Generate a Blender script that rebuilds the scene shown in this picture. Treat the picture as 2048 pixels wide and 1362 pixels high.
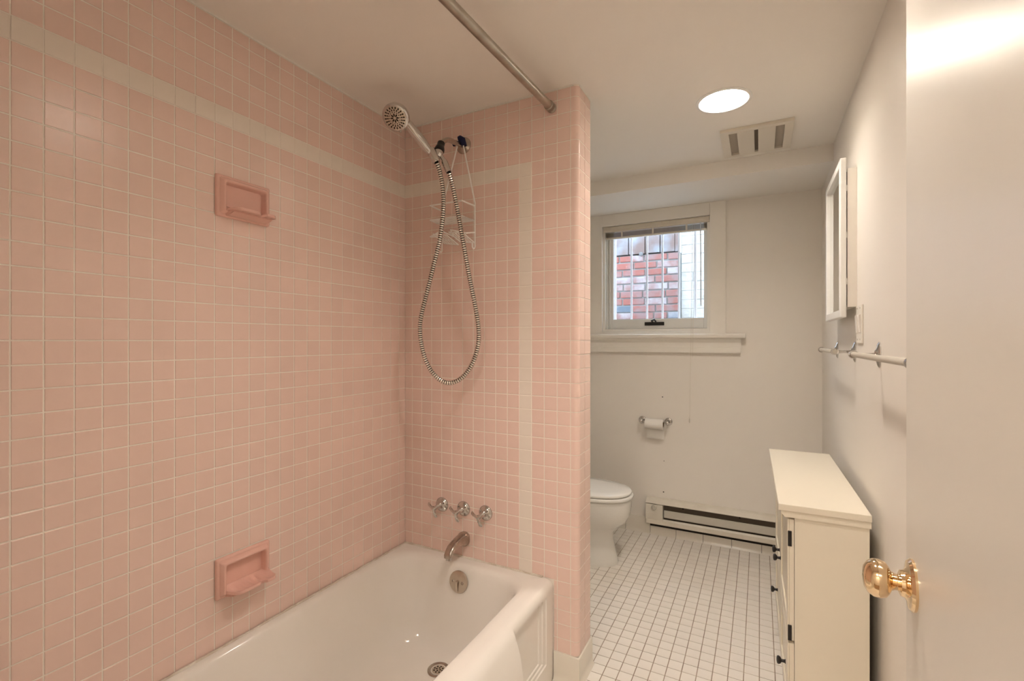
import bpy, bmesh, math, random
from math import sin, cos, pi, radians, sqrt
from mathutils import Vector, Matrix
random.seed(7)
for o in list(bpy.data.objects): bpy.data.objects.remove(o)
sc = bpy.context.scene
COL = sc.collection

# ------------------------------------------------------------------ camera
P = 0.0555                                  # tile pitch of walls and floor (m)
FPX, YAW = 948.0, 0.481465
CAM = Vector((26.5035*P, -31.2527*P, 24*P))
cd = bpy.data.cameras.new('camera'); cam = bpy.data.objects.new('camera', cd); COL.objects.link(cam)
cam.location = CAM; cam.rotation_euler = (pi/2, 0, YAW)
cd.sensor_width = 36; cd.sensor_fit = 'HORIZONTAL'; cd.lens = 36*FPX/2048
cd.clip_start = 0.01
sc.camera = cam
sc.view_settings.view_transform = 'Standard'; sc.view_settings.look = 'None'
sc.view_settings.gamma = 1.0; sc.view_settings.use_curve_mapping = False
sc.view_settings.exposure = 1.55

# ------------------------------------------------------------------ world
w = bpy.data.worlds.new('world'); sc.world = w; w.use_nodes = True
bg = w.node_tree.nodes['Background']
bg.inputs['Color'].default_value = (0.66, 0.82, 1.0, 1); bg.inputs['Strength'].default_value = 2.5
CAN_POWER, CAN_COL = 60.0, (1.0, 0.92, 0.835)
HALL_FILL_POWER = 26.0

# room measures (m)
CEIL = (24+17.85)*P; SOFF = 2.235; YS = 1.126
XR, YB, YF = 1.801, 1.62, -1.67
XS, TS = 15.38*P, 2.61*P                    # stub wall tile face and depth
RIM = 7*P

# ------------------------------------------------------------------ pixel helpers (directions only; distance from a plane)
def ray(u, v):
    r = (u-1024)/FPX
    return Vector((cos(YAW)*r-sin(YAW), sin(YAW)*r+cos(YAW), (681.05-v)/FPX))
def on_x(u, v, X): d = ray(u, v); return CAM+d*((X-CAM.x)/d.x)
def on_y(u, v, Y): d = ray(u, v); return CAM+d*((Y-CAM.y)/d.y)
def on_z(u, v, Z): d = ray(u, v); return CAM+d*((Z-CAM.z)/d.z)
def at(u, v, dep): return CAM+ray(u, v)*dep
def px(q):
    d = Vector(q)-CAM
    z = -sin(YAW)*d.x+cos(YAW)*d.y; r = cos(YAW)*d.x+sin(YAW)*d.y
    if z < 0.05: return None
    return 1024+FPX*r/z, 681.05-FPX*d.z/z

# ------------------------------------------------------------------ materials
def lin(c):
    return tuple(((x/255)/12.92 if x/255 <= .04045 else ((x/255+.055)/1.055)**2.4) for x in c)+(1,)
MATS = {}
def mat(name, col, rough=.5, metal=0., var=0., bump=0., bscale=60., coat=0., noise=None, nscale=8., emit=0., spec=.5, bdist=.002, trans=0., ior=1.45):
    m = bpy.data.materials.new(name); m.use_nodes = True; nt = m.node_tree; N = nt.nodes; b = N['Principled BSDF']
    b.inputs['Base Color'].default_value = lin(col); b.inputs['Roughness'].default_value = rough
    b.inputs['Metallic'].default_value = metal; b.inputs['Coat Weight'].default_value = coat
    b.inputs['Specular IOR Level'].default_value = spec; b.inputs['IOR'].default_value = ior
    b.inputs['Transmission Weight'].default_value = trans
    src = None
    if noise:
        tc = N.new('ShaderNodeTexCoord'); nz = N.new('ShaderNodeTexNoise'); nz.inputs['Scale'].default_value = nscale
        nz.inputs['Detail'].default_value = 6
        nt.links.new(tc.outputs['Object'], nz.inputs['Vector'])
        rp = N.new('ShaderNodeValToRGB'); rp.color_ramp.elements[0].position = .38; rp.color_ramp.elements[1].position = .62
        rp.color_ramp.elements[0].color = lin(col); rp.color_ramp.elements[1].color = lin(noise)
        nt.links.new(nz.outputs['Fac'], rp.inputs['Fac']); src = rp.outputs['Color']
    if var:
        g = N.new('ShaderNodeNewGeometry'); mr = N.new('ShaderNodeMapRange')
        mr.inputs['To Min'].default_value = 1-var; mr.inputs['To Max'].default_value = 1+var
        nt.links.new(g.outputs['Random Per Island'], mr.inputs['Value'])
        mx = N.new('ShaderNodeMix'); mx.data_type = 'RGBA'; mx.blend_type = 'MULTIPLY'; mx.inputs[0].default_value = 1
        if src: nt.links.new(src, mx.inputs[6])
        else: mx.inputs[6].default_value = lin(col)
        nt.links.new(mr.outputs['Result'], mx.inputs[7]); src = mx.outputs[2]
    if src: nt.links.new(src, b.inputs['Base Color'])
    if bump:
        tc = N.new('ShaderNodeTexCoord'); nz = N.new('ShaderNodeTexNoise'); nz.inputs['Scale'].default_value = bscale
        nz.inputs['Detail'].default_value = 4
        nt.links.new(tc.outputs['Object'], nz.inputs['Vector'])
        bp = N.new('ShaderNodeBump'); bp.inputs['Strength'].default_value = bump; bp.inputs['Distance'].default_value = bdist
        nt.links.new(nz.outputs['Fac'], bp.inputs['Height']); nt.links.new(bp.outputs['Normal'], b.inputs['Normal'])
    if emit:
        b.inputs['Emission Color'].default_value = CAN_COL+(1,); b.inputs['Emission Strength'].default_value = emit
    MATS[name] = m; return m
mat('pink_tile', (236, 207, 194), .24, var=.03, bump=.06, bscale=30, spec=.45)
mat('pink_ceramic', (233, 186, 171), .16, bump=.03, bscale=20)
mat('cream_tile', (240, 228, 215), .24, var=.025, bump=.06, bscale=30)
mat('grout_light', (246, 236, 224), .8, bump=.2, bscale=300)
mat('floor_tile', (236, 229, 219), .3, var=.035, bump=.05, bscale=30, noise=(231, 223, 212), nscale=6)
mat('floor_grout', (168, 150, 130), .85, noise=(140, 122, 104), nscale=14)
mat('base_tile', (228, 220, 206), .2, var=.02)
mat('wall_paint', (240, 233, 223), .42, bump=.08, bscale=25, spec=.4)
mat('ceiling_paint', (246, 240, 231), .6, bump=.12, bscale=18)
mat('trim_paint', (241, 235, 225), .35)
mat('door_paint', (224, 218, 208), .32, bump=.10, bscale=14, spec=.55)
mat('cab_paint', (235, 225, 205), .3, bump=.03, bscale=20)
mat('cab_dark', (35, 30, 28), .4)
mat('enamel', (241, 235, 226), .09, spec=.6)
mat('porcelain', (240, 236, 228), .06, spec=.6)
mat('caulk', (228, 220, 206), .5, noise=(205, 190, 172), nscale=30)
mat('chrome', (204, 201, 198), .08, 1.0)
mat('chrome_worn', (196, 186, 176), .26, 1.0, noise=(172, 160, 150), nscale=25)
mat('nickel', (205, 194, 180), .28, 1.0)
mat('hose_metal', (228, 222, 214), .16, 1.0)
mat('steel_dull', (192, 186, 174), .34, 1.0, noise=(170, 162, 150), nscale=12)
mat('brass', (240, 214, 176), .06, 1.0)
mat('black_plastic', (22, 19, 18), .35)
mat('navy_foam', (18, 24, 62), .85)
mat('white_wire', (248, 243, 237), .4)
mat('white_plastic', (236, 230, 218), .35)
mat('can_white', (245, 243, 238), .35)
mat('bulb', (255, 255, 255), .5, emit=CAN_POWER)
mat('hall_fill_bulb', (255, 255, 255), .5, emit=HALL_FILL_POWER)
mat('vent_plastic', (226, 217, 202), .4)
mat('vent_inner', (176, 164, 148), .8)
mat('dark_gap', (42, 34, 28), .9)
mat('mirror', (232, 234, 232), .02, 1.0)
mat('heater_enamel', (222, 214, 199), .35, noise=(216, 207, 191), nscale=10)
mat('heater_panel', (196, 190, 177), .35)
mat('heater_dark', (112, 99, 84), .6)
mat('paper', (240, 235, 227), .9)
mat('cardboard', (150, 124, 98), .9)
mat('window_vinyl', (230, 228, 222), .3)
mat('blind_slat', (176, 164, 145), .35)
mat('blind_rail', (222, 212, 195), .35)
mat('clear_wand', (205, 208, 208), .15)
mat('cord', (222, 214, 200), .7)
mat('bar_paint', (246, 244, 250), .45)
mat('brick', (158, 98, 88), .9, var=.14, noise=(150, 124, 122), nscale=9, bump=.5, bscale=40, bdist=.006)
mat('brick_pale', (176, 168, 170), .9, var=.1, noise=(152, 116, 110), nscale=10, bump=.5, bscale=40, bdist=.006)
mat('brick_grey', (104, 116, 128), .9, var=.1, noise=(160, 158, 162), nscale=9, bump=.5, bscale=40, bdist=.006)
mat('mortar', (158, 158, 156), .95, bump=.5, bscale=60, bdist=.005)
mat('white_block', (206, 205, 202), .85, var=.03, noise=(192, 188, 182), nscale=10, bump=.8, bscale=28, bdist=.012)
mat('old_board', (150, 154, 160), .85, noise=(128, 108, 102), nscale=5, bump=.4, bscale=18, bdist=.004)
mat('concrete', (170, 168, 164), .9)
mat('outside_grey', (120, 118, 118), .7)
mat('hall_floor', (150, 120, 90), .6)
# clear glass whose shadow rays pass like thin window glass: mix of transparent and glossy by Fresnel
g = bpy.data.materials.new('glass'); g.use_nodes = True; nt = g.node_tree; nt.nodes.clear()
out = nt.nodes.new('ShaderNodeOutputMaterial'); mixs = nt.nodes.new('ShaderNodeMixShader'); tr = nt.nodes.new('ShaderNodeBsdfTransparent')
gl = nt.nodes.new('ShaderNodeBsdfGlossy'); gl.inputs['Roughness'].default_value = .01
mixs.inputs[0].default_value = .06
tr.inputs['Color'].default_value = (.97, .985, 1, 1)
nt.links.new(tr.outputs[0], mixs.inputs[1]); nt.links.new(gl.outputs[0], mixs.inputs[2]); nt.links.new(mixs.outputs[0], out.inputs[0])
MATS['glass'] = g

# ------------------------------------------------------------------ mesh helpers (everything in world coordinates)
def box(bm, x0, x1, y0, y1, z0, z1, bev=0., seg=2):
    r = bmesh.ops.create_cube(bm, size=1, matrix=Matrix.Translation(((x0+x1)/2, (y0+y1)/2, (z0+z1)/2)) @ Matrix.Diagonal((abs(x1-x0), abs(y1-y0), abs(z1-z0), 1)))
    if bev:
        ed = {e for v in r['verts'] for e in v.link_edges}
        bmesh.ops.bevel(bm, geom=list(ed), offset=bev, segments=seg, profile=.5, affect='EDGES')
    return bm
def loft(bm, loops, cap0=True, cap1=True, closed=True):
    L = [[bm.verts.new(p) for p in lp] for lp in loops]
    n = len(L[0])
    for a, b in zip(L, L[1:]):
        for i in range(n if closed else n-1):
            j = (i+1) % n
            bm.faces.new((a[i], a[j], b[j], b[i]))
    if cap0: bm.faces.new(L[0][::-1])
    if cap1: bm.faces.new(L[-1])
    return bm
def frame_of(d):
    d = Vector(d).normalized(); h = Vector((0, 0, 1)) if abs(d.z) < .9 else Vector((1, 0, 0))
    a = d.cross(h).normalized(); return d, a, d.cross(a).normalized()
def lathe(bm, prof, org, axis, n=24, cap0=True, cap1=True, sx=1., sy=1.):
    d, a, b = frame_of(axis); org = Vector(org)
    return loft(bm, [[org+d*h+(a*cos(2*pi*i/n)*sx+b*sin(2*pi*i/n)*sy)*max(r, 1e-5) for i in range(n)] for r, h in prof], cap0, cap1)
def tube(bm, pts, r, n=10, cap=True):
    pts = [Vector(p) for p in pts]; rs = r if isinstance(r, (list, tuple)) else [r]*len(pts)
    loops = []; a = None
    for i, p in enumerate(pts):
        t = (pts[min(i+1, len(pts)-1)]-pts[max(i-1, 0)]).normalized()
        if a is None: _, a, b = frame_of(t)
        a = (a-t*a.dot(t)).normalized(); b = t.cross(a)
        loops.append([p+(a*cos(2*pi*k/n)+b*sin(2*pi*k/n))*rs[i] for k in range(n)])
    return loft(bm, loops, cap, cap)
def smooth_path(pts, n=8):
    pts = [Vector(p) for p in pts]; out = []
    for i in range(len(pts)-1):
        p0, p1, p2, p3 = pts[max(i-1, 0)], pts[i], pts[i+1], pts[min(i+2, len(pts)-1)]
        for k in range(n):
            t = k/n
            out.append(.5*((2*p1)+(p2-p0)*t+(2*p0-5*p1+4*p2-p3)*t*t+(3*p1-p0-3*p2+p3)*t**3))
    out.append(pts[-1]); return out
def prism(bm, poly, axis, a0, a1):
    def mk(c, a): return {'x': (a, c[0], c[1]), 'y': (c[0], a, c[1]), 'z': (c[0], c[1], a)}[axis]
    return loft(bm, [[mk(c, a0) for c in poly], [mk(c, a1) for c in poly]])
def BM(): return bmesh.new()
def wloc(o):
    v = Vector((0, 0, 0))
    while o: v += o.location; o = o.parent
    return v
def obj(name, bm, m, parent=None, smooth=False, ang=35):
    if isinstance(bm, bmesh.types.BMesh):
        bmesh.ops.recalc_face_normals(bm, faces=bm.faces)
        me = bpy.data.meshes.new(name)
        if parent: bm.transform(Matrix.Translation(-wloc(parent)))
        bm.to_mesh(me); bm.free()
    else: me = bm
    if m: me.materials.append(MATS[m])
    if smooth:
        for f in me.polygons: f.use_smooth = True
        try: me.set_sharp_from_angle(angle=radians(ang))
        except Exception: pass
    o = bpy.data.objects.new(name, me); COL.objects.link(o); o.parent = parent
    return o
def tag(o, label, cat, group=None, kind=None):
    o['label'] = label; o['category'] = cat
    if group: o['group'] = group
    if kind: o['kind'] = kind
    return o
def thing(name, label, cat, loc, group=None, kind=None):
    o = bpy.data.objects.new(name, None); COL.objects.link(o); o.location = loc; o.empty_display_size = .05
    return tag(o, label, cat, group, kind)
def struct(name, bm, m, label, cat, **k): return tag(obj(name, bm, m, **k), label, cat, kind='structure')

# ------------------------------------------------------------------ room shell
T = .14
b = BM(); box(b, -T, XR+T, YF-T, YB+.2, -.12, 0)
floor = struct('floor', b, 'floor_grout', 'floor of small square off-white tiles with dark grout lines', 'floor')
b = BM(); box(b, -T, XR+T, YF-T, YB+.2, CEIL, CEIL+.12)
box(b, 0, XR, YS, YB, SOFF, CEIL)
# the hole of the recessed light is cut by building the ceiling around it
b.free()
LX, LY, LR = 1.3385, .405, .107
CANS = [(LX, LY), (1.30, -.76)]
def ceiling_mesh():
    b = BM(); n = 32; ri = .094
    ys = [YF-T, -.17, YS]                       # one strip for each can
    for (cx, cy), y0, y1 in zip(CANS[::-1], ys, ys[1:]):
        x0, x1 = -T, XR+T
        ring = [(cx+ri*cos(2*pi*(i+.5)/n), cy+ri*sin(2*pi*(i+.5)/n)) for i in range(n)]
        outer = []
        for i in range(n):
            a = 2*pi*(i+.5)/n; dx, dy = cos(a), sin(a)
            tx = ((x1-cx) if dx > 0 else (x0-cx))/dx; ty = ((y1-cy) if dy > 0 else (y0-cy))/dy
            t = min(tx, ty); outer.append((cx+dx*t, cy+dy*t))
        vi = [b.verts.new((x, y, CEIL)) for x, y in ring]; vo = [b.verts.new((x, y, CEIL)) for x, y in outer]
        for i in range(n):
            j = (i+1) % n; b.faces.new((vi[i], vi[j], vo[j], vo[i]))
        for cxx, cyy in ((x0, y0), (x1, y0), (x1, y1), (x0, y1)):
            best = None
            for i in range(n):
                j = (i+1) % n; p, q = outer[i], outer[j]
                if (abs(p[0]-cxx) < 1e-6 and abs(q[1]-cyy) < 1e-6) or (abs(p[1]-cyy) < 1e-6 and abs(q[0]-cxx) < 1e-6):
                    if abs(p[0]-q[0]) > 1e-6 and abs(p[1]-q[1]) > 1e-6: best = (i, j)
            if best: b.faces.new((vo[best[0]], vo[best[1]], b.verts.new((cxx, cyy, CEIL))))
    box(b, -T, XR+T, YS, YB+.2, SOFF, CEIL+.3)      # dropped soffit in front of the window wall
    box(b, -T, XR+T, YF-T, YB+.2, CEIL+.25, CEIL+.3)
    for x0, x1, y0, y1 in ((-T, 0-.001, YF-T, YB), (XR+.001, XR+T, YF-T, YB), (-T, XR+T, YF-T, YF-.001)):
        box(b, x0, x1, y0, y1, CEIL+.0005, CEIL+.28)
    return b
struct('ceiling', ceiling_mesh(), 'ceiling_paint', 'painted cream ceiling with a dropped soffit before the window wall', 'ceiling')
b = BM(); box(b, -T, 0, YF-T, YB+.2, 0, CEIL)
wall_left = struct('wall_left', b, 'grout_light', 'long left wall of square pink tiles with one cream stripe', 'wall')
b = BM(); box(b, -.002, .003, TS, YB, 0, CEIL)
struct('wall_toilet', b, 'wall_paint', 'cream painted wall behind the toilet beyond the tiled partition', 'wall')
# right wall
b = BM(); box(b, XR, XR+T, YF-T, YB+.2, 0, CEIL)
wall_right = struct('wall_right', b, 'wall_paint', 'cream painted right wall carrying towel bars and mirror cabinet', 'wall')
# back wall with the window opening
WX0, WX1, WZ0, WZ1 = .4618, 1.1828, 1.394, 2.1515
b = BM(); D = YB+.15
box(b, 0, WX0, YB, D, 0, SOFF); box(b, WX1, XR, YB, D, 0, SOFF); box(b, WX0, WX1, YB, D, 0, WZ0); box(b, WX0, WX1, YB, D, WZ1, SOFF)
for x, z, r in ((.871, .939, .003), (.86, .55, .002), (.862, .30, .004)):      # old screw holes
    p = (x, YB-.0003, z)
wall_back = struct('wall_back', b, 'wall_paint', 'cream painted back wall with the small window', 'wall')
for q, s in (((1325, 794), .0045), ((1328, 922), .003), ((1327, 984), .005)):
    c = on_y(q[0], q[1], YB); b = BM(); lathe(b, [(s, .0005), (s*.7, -.0012)], c, (0, 1, 0), 8)
    obj('screw_hole', b, 'dark_gap', wall_back)
# front wall with doorway
DX0, DX1, DH = .80, 1.612, 2.06
b = BM(); box(b, 0, DX0, YF-T, YF, 0, CEIL); box(b, DX1, XR, YF-T, YF, 0, CEIL); box(b, DX0, DX1, YF-T, YF, DH, CEIL)
box(b, 0, .68, YF, -1.527, 0, CEIL)
struct('wall_front', b, 'wall_paint', 'cream painted wall around the doorway', 'wall')
b = BM()
for x0, x1, z0, z1 in ((DX0-.07, DX0-.001, 0, DH+.07), (DX1+.001, DX1+.07, 0, DH+.07), (DX0-.001, DX1+.001, DH+.001, DH+.07)):
    box(b, x0, x1, YF, YF+.012, z0, z1, .003)
struct('trim_1', b, 'trim_paint', 'flat cream casing around the doorway', 'trim')
# hall beyond the doorway (open door), with an added fill lamp
b = BM(); hy = YF-T
box(b, -.6, 2.6, hy-1.6, hy-1.5, 0, 2.4); box(b, -.7, -.6, hy-1.6, hy, 0, 2.4); box(b, 2.6, 2.7, hy-1.6, hy, 0, 2.4); box(b, -.7, 2.7, hy-1.6, hy, 2.4, 2.5)
box(b, -.6, -T, hy-.02, hy, 0, 2.4); box(b, XR+T, 2.6, hy-.02, hy, 0, 2.4)
struct('wall_hall', b, 'wall_paint', 'cream hallway walls outside the open bathroom door', 'wall')
b = BM(); box(b, -.7, 2.7, hy-1.6, hy, -.1, -.001)
struct('floor_hall', b, 'hall_floor', 'wooden hallway floor outside the bathroom door', 'floor')

# partition (stub) wall at the tub's end with a rounded free corner
def stub_profile(off, r=.018, y1=None):
    xe = XS-.0014+off; y0 = -off; rr = r+off*0
    pts = [(xe-rr, y0)]
    for i in range(1, 9): a = -pi/2+i*pi/2/8; pts.append((xe-rr+rr*cos(a), y0+rr+rr*sin(a)))
    return pts
b = BM(); prism(b, [(0, 0)]+stub_profile(0)+[(XS-.0014, TS), (0, TS)], 'z', 0, CEIL)
wall_shower = struct('wall_shower', b, 'grout_light', 'short tiled partition wall at the faucet end of the tub', 'wall')

# ------------------------------------------------------------------ tiles
TT = .0014
def tile_verts(w, h, M, gap=.0030, bev=.0009):
    w2, h2 = (w-gap)/2, (h-gap)/2; lv = [(w2, h2, 0), (w2, h2, TT-bev*.6), (w2-bev, h2-bev, TT)]
    V = []
    for a, c, z in lv: V += [M @ Vector((sx*a, sy*c, z)) for sx, sy in ((-1, -1), (1, -1), (1, 1), (-1, 1))]
    F = [(8, 9, 10, 11)]
    for k in (0, 4): F += [(k+i, k+(i+1) % 4, k+4+(i+1) % 4, k+4+i) for i in range(4)]
    return V, F
TM = {}
def tile_mesh(w, h, m, gap):
    key = (round(w, 4), round(h, 4), m, gap)
    if key not in TM:
        V, F = tile_verts(w, h, Matrix.Identity(4), gap); me = bpy.data.meshes.new('tile'); me.from_pydata([tuple(v) for v in V], [], F)
        me.materials.append(MATS[m]); TM[key] = me
    return TM[key]
def lay(parent, cells, limit, name='tile', gap=.0033):
    """cells: (matrix3 axes, centre, w, h, material); the largest `limit` in view are objects, the rest one stuff mesh"""
    def area(c):
        ax, ce, w, h, m = c
        q = [px(ce+ax[0]*(sx*w/2)+ax[1]*(sy*h/2)) for sx, sy in ((-1, -1), (1, -1), (1, 1), (-1, 1))]
        if any(t is None for t in q): return 0
        cx, cy = sum(t[0] for t in q)/4, sum(t[1] for t in q)/4
        if not (0 <= cx <= 2048 and 0 <= cy <= 1362): return 0
        return abs(sum(q[i][0]*q[(i+1) % 4][1]-q[(i+1) % 4][0]*q[i][1] for i in range(4)))/2
    cs = sorted(cells, key=area, reverse=True); rest = {}
    for i, c in enumerate(cs):
        ax, ce, w, h, m = c
        R = Matrix((ax[0], ax[1], ax[2])).transposed().to_4x4()
        J = Matrix.Rotation(random.gauss(0, .0022), 4, 'X') @ Matrix.Rotation(random.gauss(0, .0022), 4, 'Y')
        M = Matrix.Translation(ce) @ R @ J
        if i < limit and area(c) > 60:
            o = bpy.data.objects.new(name, tile_mesh(w, h, m, gap)); COL.objects.link(o); o.parent = parent; o.matrix_local = M
        else:
            V, F = tile_verts(w, h, M, gap); S = rest.setdefault(m, ([], [])); k = len(S[0])
            S[0].extend(tuple(v) for v in V); S[1].extend(tuple(x+k for x in f) for f in F)
    for m, (V, F) in rest.items():
        me = bpy.data.meshes.new(name+'s'); me.from_pydata(V, [], F); me.materials.append(MATS[m])
        o = bpy.data.objects.new('remaining_'+name+'s', me); COL.objects.link(o); o.parent = parent; o['kind'] = 'stuff'
X_, Y_, Z_ = Vector((1, 0, 0)), Vector((0, 1, 0)), Vector((0, 0, 1))
KT = 17.74                                    # cut top row ends here (rows counted from eye height)
def rows(k0): return [(k, min(k+1, KT)) for k in range(k0, 18)]
A0, B0 = .76882, .7986
# left wall
pink, cream = [], []
cols = [(0, A0)]+[(A0+i, A0+i+1) for i in range(27)]
for y0, y1 in cols:
    y1 = min(y1, 27.5)
    for k0, k1 in rows(-17):
        yc = (y0+y1)/2; kc = (k0+k1)/2
        if 12.7 < yc < 15.8 and (7 < kc < 9 or -14.1 < kc < -12.2): continue      # behind the soap dishes
        c = ((Y_, Z_, X_), Vector((0, -yc*P, CAM.z+kc*P)), (y1-y0)*P, (k1-k0)*P, 'cream_tile' if k0 == 12 else 'pink_tile')
        (cream if k0 == 12 else pink).append(c)
lay(wall_left, pink, 300, 'pink_tile'); lay(wall_left, cream, 60, 'cream_tile', .0022)
# faucet end wall
pink, cream = [], []
cols = [(0, B0, -1)]+[(B0+j, B0+j+1, j) for j in range(14)]
for x0, x1, j in cols:
    for k0, k1 in rows(-22):
        a0 = x0
        if k0 < -17:
            if x1 < 13.55: continue
            a0 = max(x0, 13.52)
        cr = (k0 == 12 and j <= 10) or (j == 10 and k0 <= 12)
        c = ((X_, Z_, -Y_), Vector(((a0+x1)/2*P, 0, CAM.z+(k0+k1)/2*P)), (x1-a0)*P, (k1-k0)*P, 'cream_tile' if cr else 'pink_tile')
        (cream if cr else pink).append(c)
ys = [.018, 1.3*P, TS]
for y0, y1 in zip(ys, ys[1:]):
    for k0, k1 in rows(-22):
        pink.append(((Y_, Z_, X_), Vector((XS-.0014, (y0+y1)/2, CAM.z+(k0+k1)/2*P)), y1-y0, (k1-k0)*P, 'pink_tile'))
lay(wall_shower, pink, 300, 'pink_tile'); lay(wall_shower, cream, 60, 'cream_tile', .0022)
# bullnose pieces round the free corner
me0 = {}
for k0, k1 in rows(-22):
    h = round((k1-k0)*P-.003, 4)
    if h not in me0:
        b = BM(); inner = stub_profile(0); outer_ = stub_profile(TT, .019)
        poly = [((B0+14)*P+.0015, -TT)]+outer_+[inner[-1]]+inner[::-1][1:]+[((B0+14)*P+.0015, 0)]
        prism(b, poly, 'z', -h/2, h/2); bmesh.ops.recalc_face_normals(b, faces=b.faces)
        me = bpy.data.meshes.new('bullnose_tile'); b.to_mesh(me); b.free(); me.materials.append(MATS['pink_tile'])
        for f in me.polygons: f.use_smooth = True
        me.set_sharp_from_angle(angle=radians(40)); me0[h] = me
    o = bpy.data.objects.new('bullnose_tile', me0[h]); COL.objects.link(o); o.parent = wall_shower; o.location = (0, 0, CAM.z+(k0+k1)/2*P)
# caulk along the top of the tiling
b = BM(); box(b, 0, .004, -1.527, 0, CAM.z+KT*P, CEIL); obj('caulk', b, 'trim_paint', wall_left)
b = BM(); box(b, 0, XS-.02, -.004, 0, CAM.z+KT*P, CEIL); box(b, XS-.004, XS, .015, TS, CAM.z+KT*P, CEIL); obj('caulk', b, 'trim_paint', wall_shower)
# floor
fl = []
for i in range(-2, 40):
    x0, x1 = max((i-.515)*P, .004), min((i+.485)*P, XR-.001)
    if x1-x0 < .008: continue
    for j in range(-31, 31):
        y0, y1 = max((j-.12)*P, YF), min((j+.88)*P, YB-.001)
        if y1-y0 < .008: continue
        if x1 < XS and y1 < TS: 
            if y0 > 0 or x1 < .74: continue
        fl.append(((X_, Y_, Z_), Vector(((x0+x1)/2, (y0+y1)/2, 0)), x1-x0, y1-y0, 'floor_tile'))
lay(floor, fl, 300, 'floor_tile', .0034)

# ------------------------------------------------------------------ cove base tiles
BH = 1.93*P
def base_profile(h=BH):                       # (out from wall, z)
    return [(0, 0), (.018, 0), (.016, .004), (.011, .012), (.0085, .022), (.008, .035), (.008, h-.004), (.006, h-.001), (.003, h), (0, h)]
bb = tag(obj('baseboard_back', (lambda b: (box(b, .004, XR-.001, YB-.004, YB, .001, BH-.003), b)[1])(BM()), 'dark_gap'), 'row of cream cove base tiles along the back wall', 'baseboard', kind='structure')  # dark backing: tile joints, and painted shade in the strip below the heater
js = [on_y(u, 1080, YB-.008).x for u in (1345.8, 1399.6, 1456, 1516)]; stp = (js[3]-js[0])/3
x = js[0]-5*stp+.02
while x < XR-.002:
    x1 = min(x+stp, XR-.002); x0 = max(x, .006)
    if x1-x0 > .02:
        b = BM(); prism(b, [(YB-o_, z) for o_, z in base_profile(BH if (x0+x1)/2 < .74 else .054)], 'x', x0+.0012, x1-.0012); obj('base_tile', b, 'base_tile', bb, True)
    x += stp
bs = tag(obj('baseboard_partition', (lambda b: (prism(b, [(.751, -.004)]+[(XS-.02, -.004), (XS+.001, -.0035), (XS+.001, TS), (XS-.004, TS), (XS-.004, 0), (.751, 0)], 'z', .001, BH-.004), b)[1])(BM()), 'base_tile'), 'cream cove base tiles round the foot of the tiled partition', 'baseboard', kind='structure')
def base_corner():
    b = BM(); pr = base_profile(CAM.z-22.02*P); loops = []
    for o_, z in pr:
        loops.append((o_, z))
    A = [[(.7535, -o_, z) for o_, z in pr], [(XS-.002+o_, -o_, z) for o_, z in pr]]
    loft(b, A); return b
obj('base_tile', base_corner(), 'base_tile', bs, True)
b = BM(); pr = base_profile(CAM.z-22.02*P)
loft(b, [[(XS-.002+o_, -o_+.0006, z) for o_, z in pr], [(XS-.002+o_, TS+.008, z) for o_, z in pr]]); obj('base_tile', b, 'base_tile', bs, True)

# ------------------------------------------------------------------ bathtub
def smooth(a, b_, x): t = max(0, min(1, (x-a)/(b_-a))); return t*t*(3-2*t)
TY0, TY1 = -1.524, -.0035
front_ys = [0, .012, .03, .05, .058, .061, .064, .08, .084, .087, .090, .105, .109, .112, .115, .15, .2, .235, .25, .28, .31, .33, .336, .341, .346, .352, .365, .39, .45, .55, .65]
front_ys = [-a for a in front_ys]+[-.762]+[TY0+a for a in front_ys[::-1]]
NF = len(front_ys)
def tub_loop(x0, x1, y0, y1, r, z, apron=False):
    pts = []; arc = 8
    def corner(cx, cy, a0):
        for i in range(1, arc): a = a0+i*(pi/2)/arc; pts.append((cx+r*cos(a), cy+r*sin(a), z))
    # front side from far (y1) to near (y0)
    for yy in front_ys:
        t = (yy-front_ys[0])/(front_ys[-1]-front_ys[0]); y = (y1-r)+((y0+r)-(y1-r))*t; xx = x1
        if apron:
            ay = min(-yy, yy-TY0)
            st = 0
            if z < .35:
                for yk, zk in ((.061, .092), (.087, .107), (.112, .122)):
                    if ay > yk and z > zk: st += .0045
            g = smooth(.33, .352, ay)
            bul = 0 if z > .386 else .044*(1-max(0, (z-.15)/.236)**3)
            xx = x1-st*(1-g)+g*bul
        pts.append((xx, y, z))
    corner(x1-r, y0+r, 0-0) if False else None
    for i in range(1, arc): a = -i*(pi/2)/arc; pts.append((x1-r+r*cos(a), y0+r+r*sin(a), z))
    for i in range(17): pts.append((x1-r+(x0-x1+2*r)*i/16, y0, z))
    for i in range(1, arc): a = -pi/2-i*(pi/2)/arc; pts.append((x0+r+r*cos(a), y0+r+r*sin(a), z))
    for i in range(25): pts.append((x0, y0+r+(y1-y0-2*r)*i/24, z))
    for i in range(1, arc): a = pi-i*(pi/2)/arc; pts.append((x0+r+r*cos(a), y1-r+r*sin(a), z))
    for i in range(17): pts.append((x0+r+(x1-x0-2*r)*i/16, y1, z))
    for i in range(1, arc): a = pi/2-i*(pi/2)/arc; pts.append((x1-r+r*cos(a), y1-r+r*sin(a), z))
    return pts
tub = thing('bathtub', 'white enamelled alcove bathtub with stepped apron along the pink wall', 'bathtub', (.375, -.762, 0))
b = BM(); L = []
for z in (.001, .04, .08, .0905, .0935, .1055, .1085, .1205, .1235, .16, .20, .24, .28, .31, .335, .347, .352, .358): L.append(tub_loop(.0035, .7496, TY0, TY1, .002, z, True))
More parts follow.
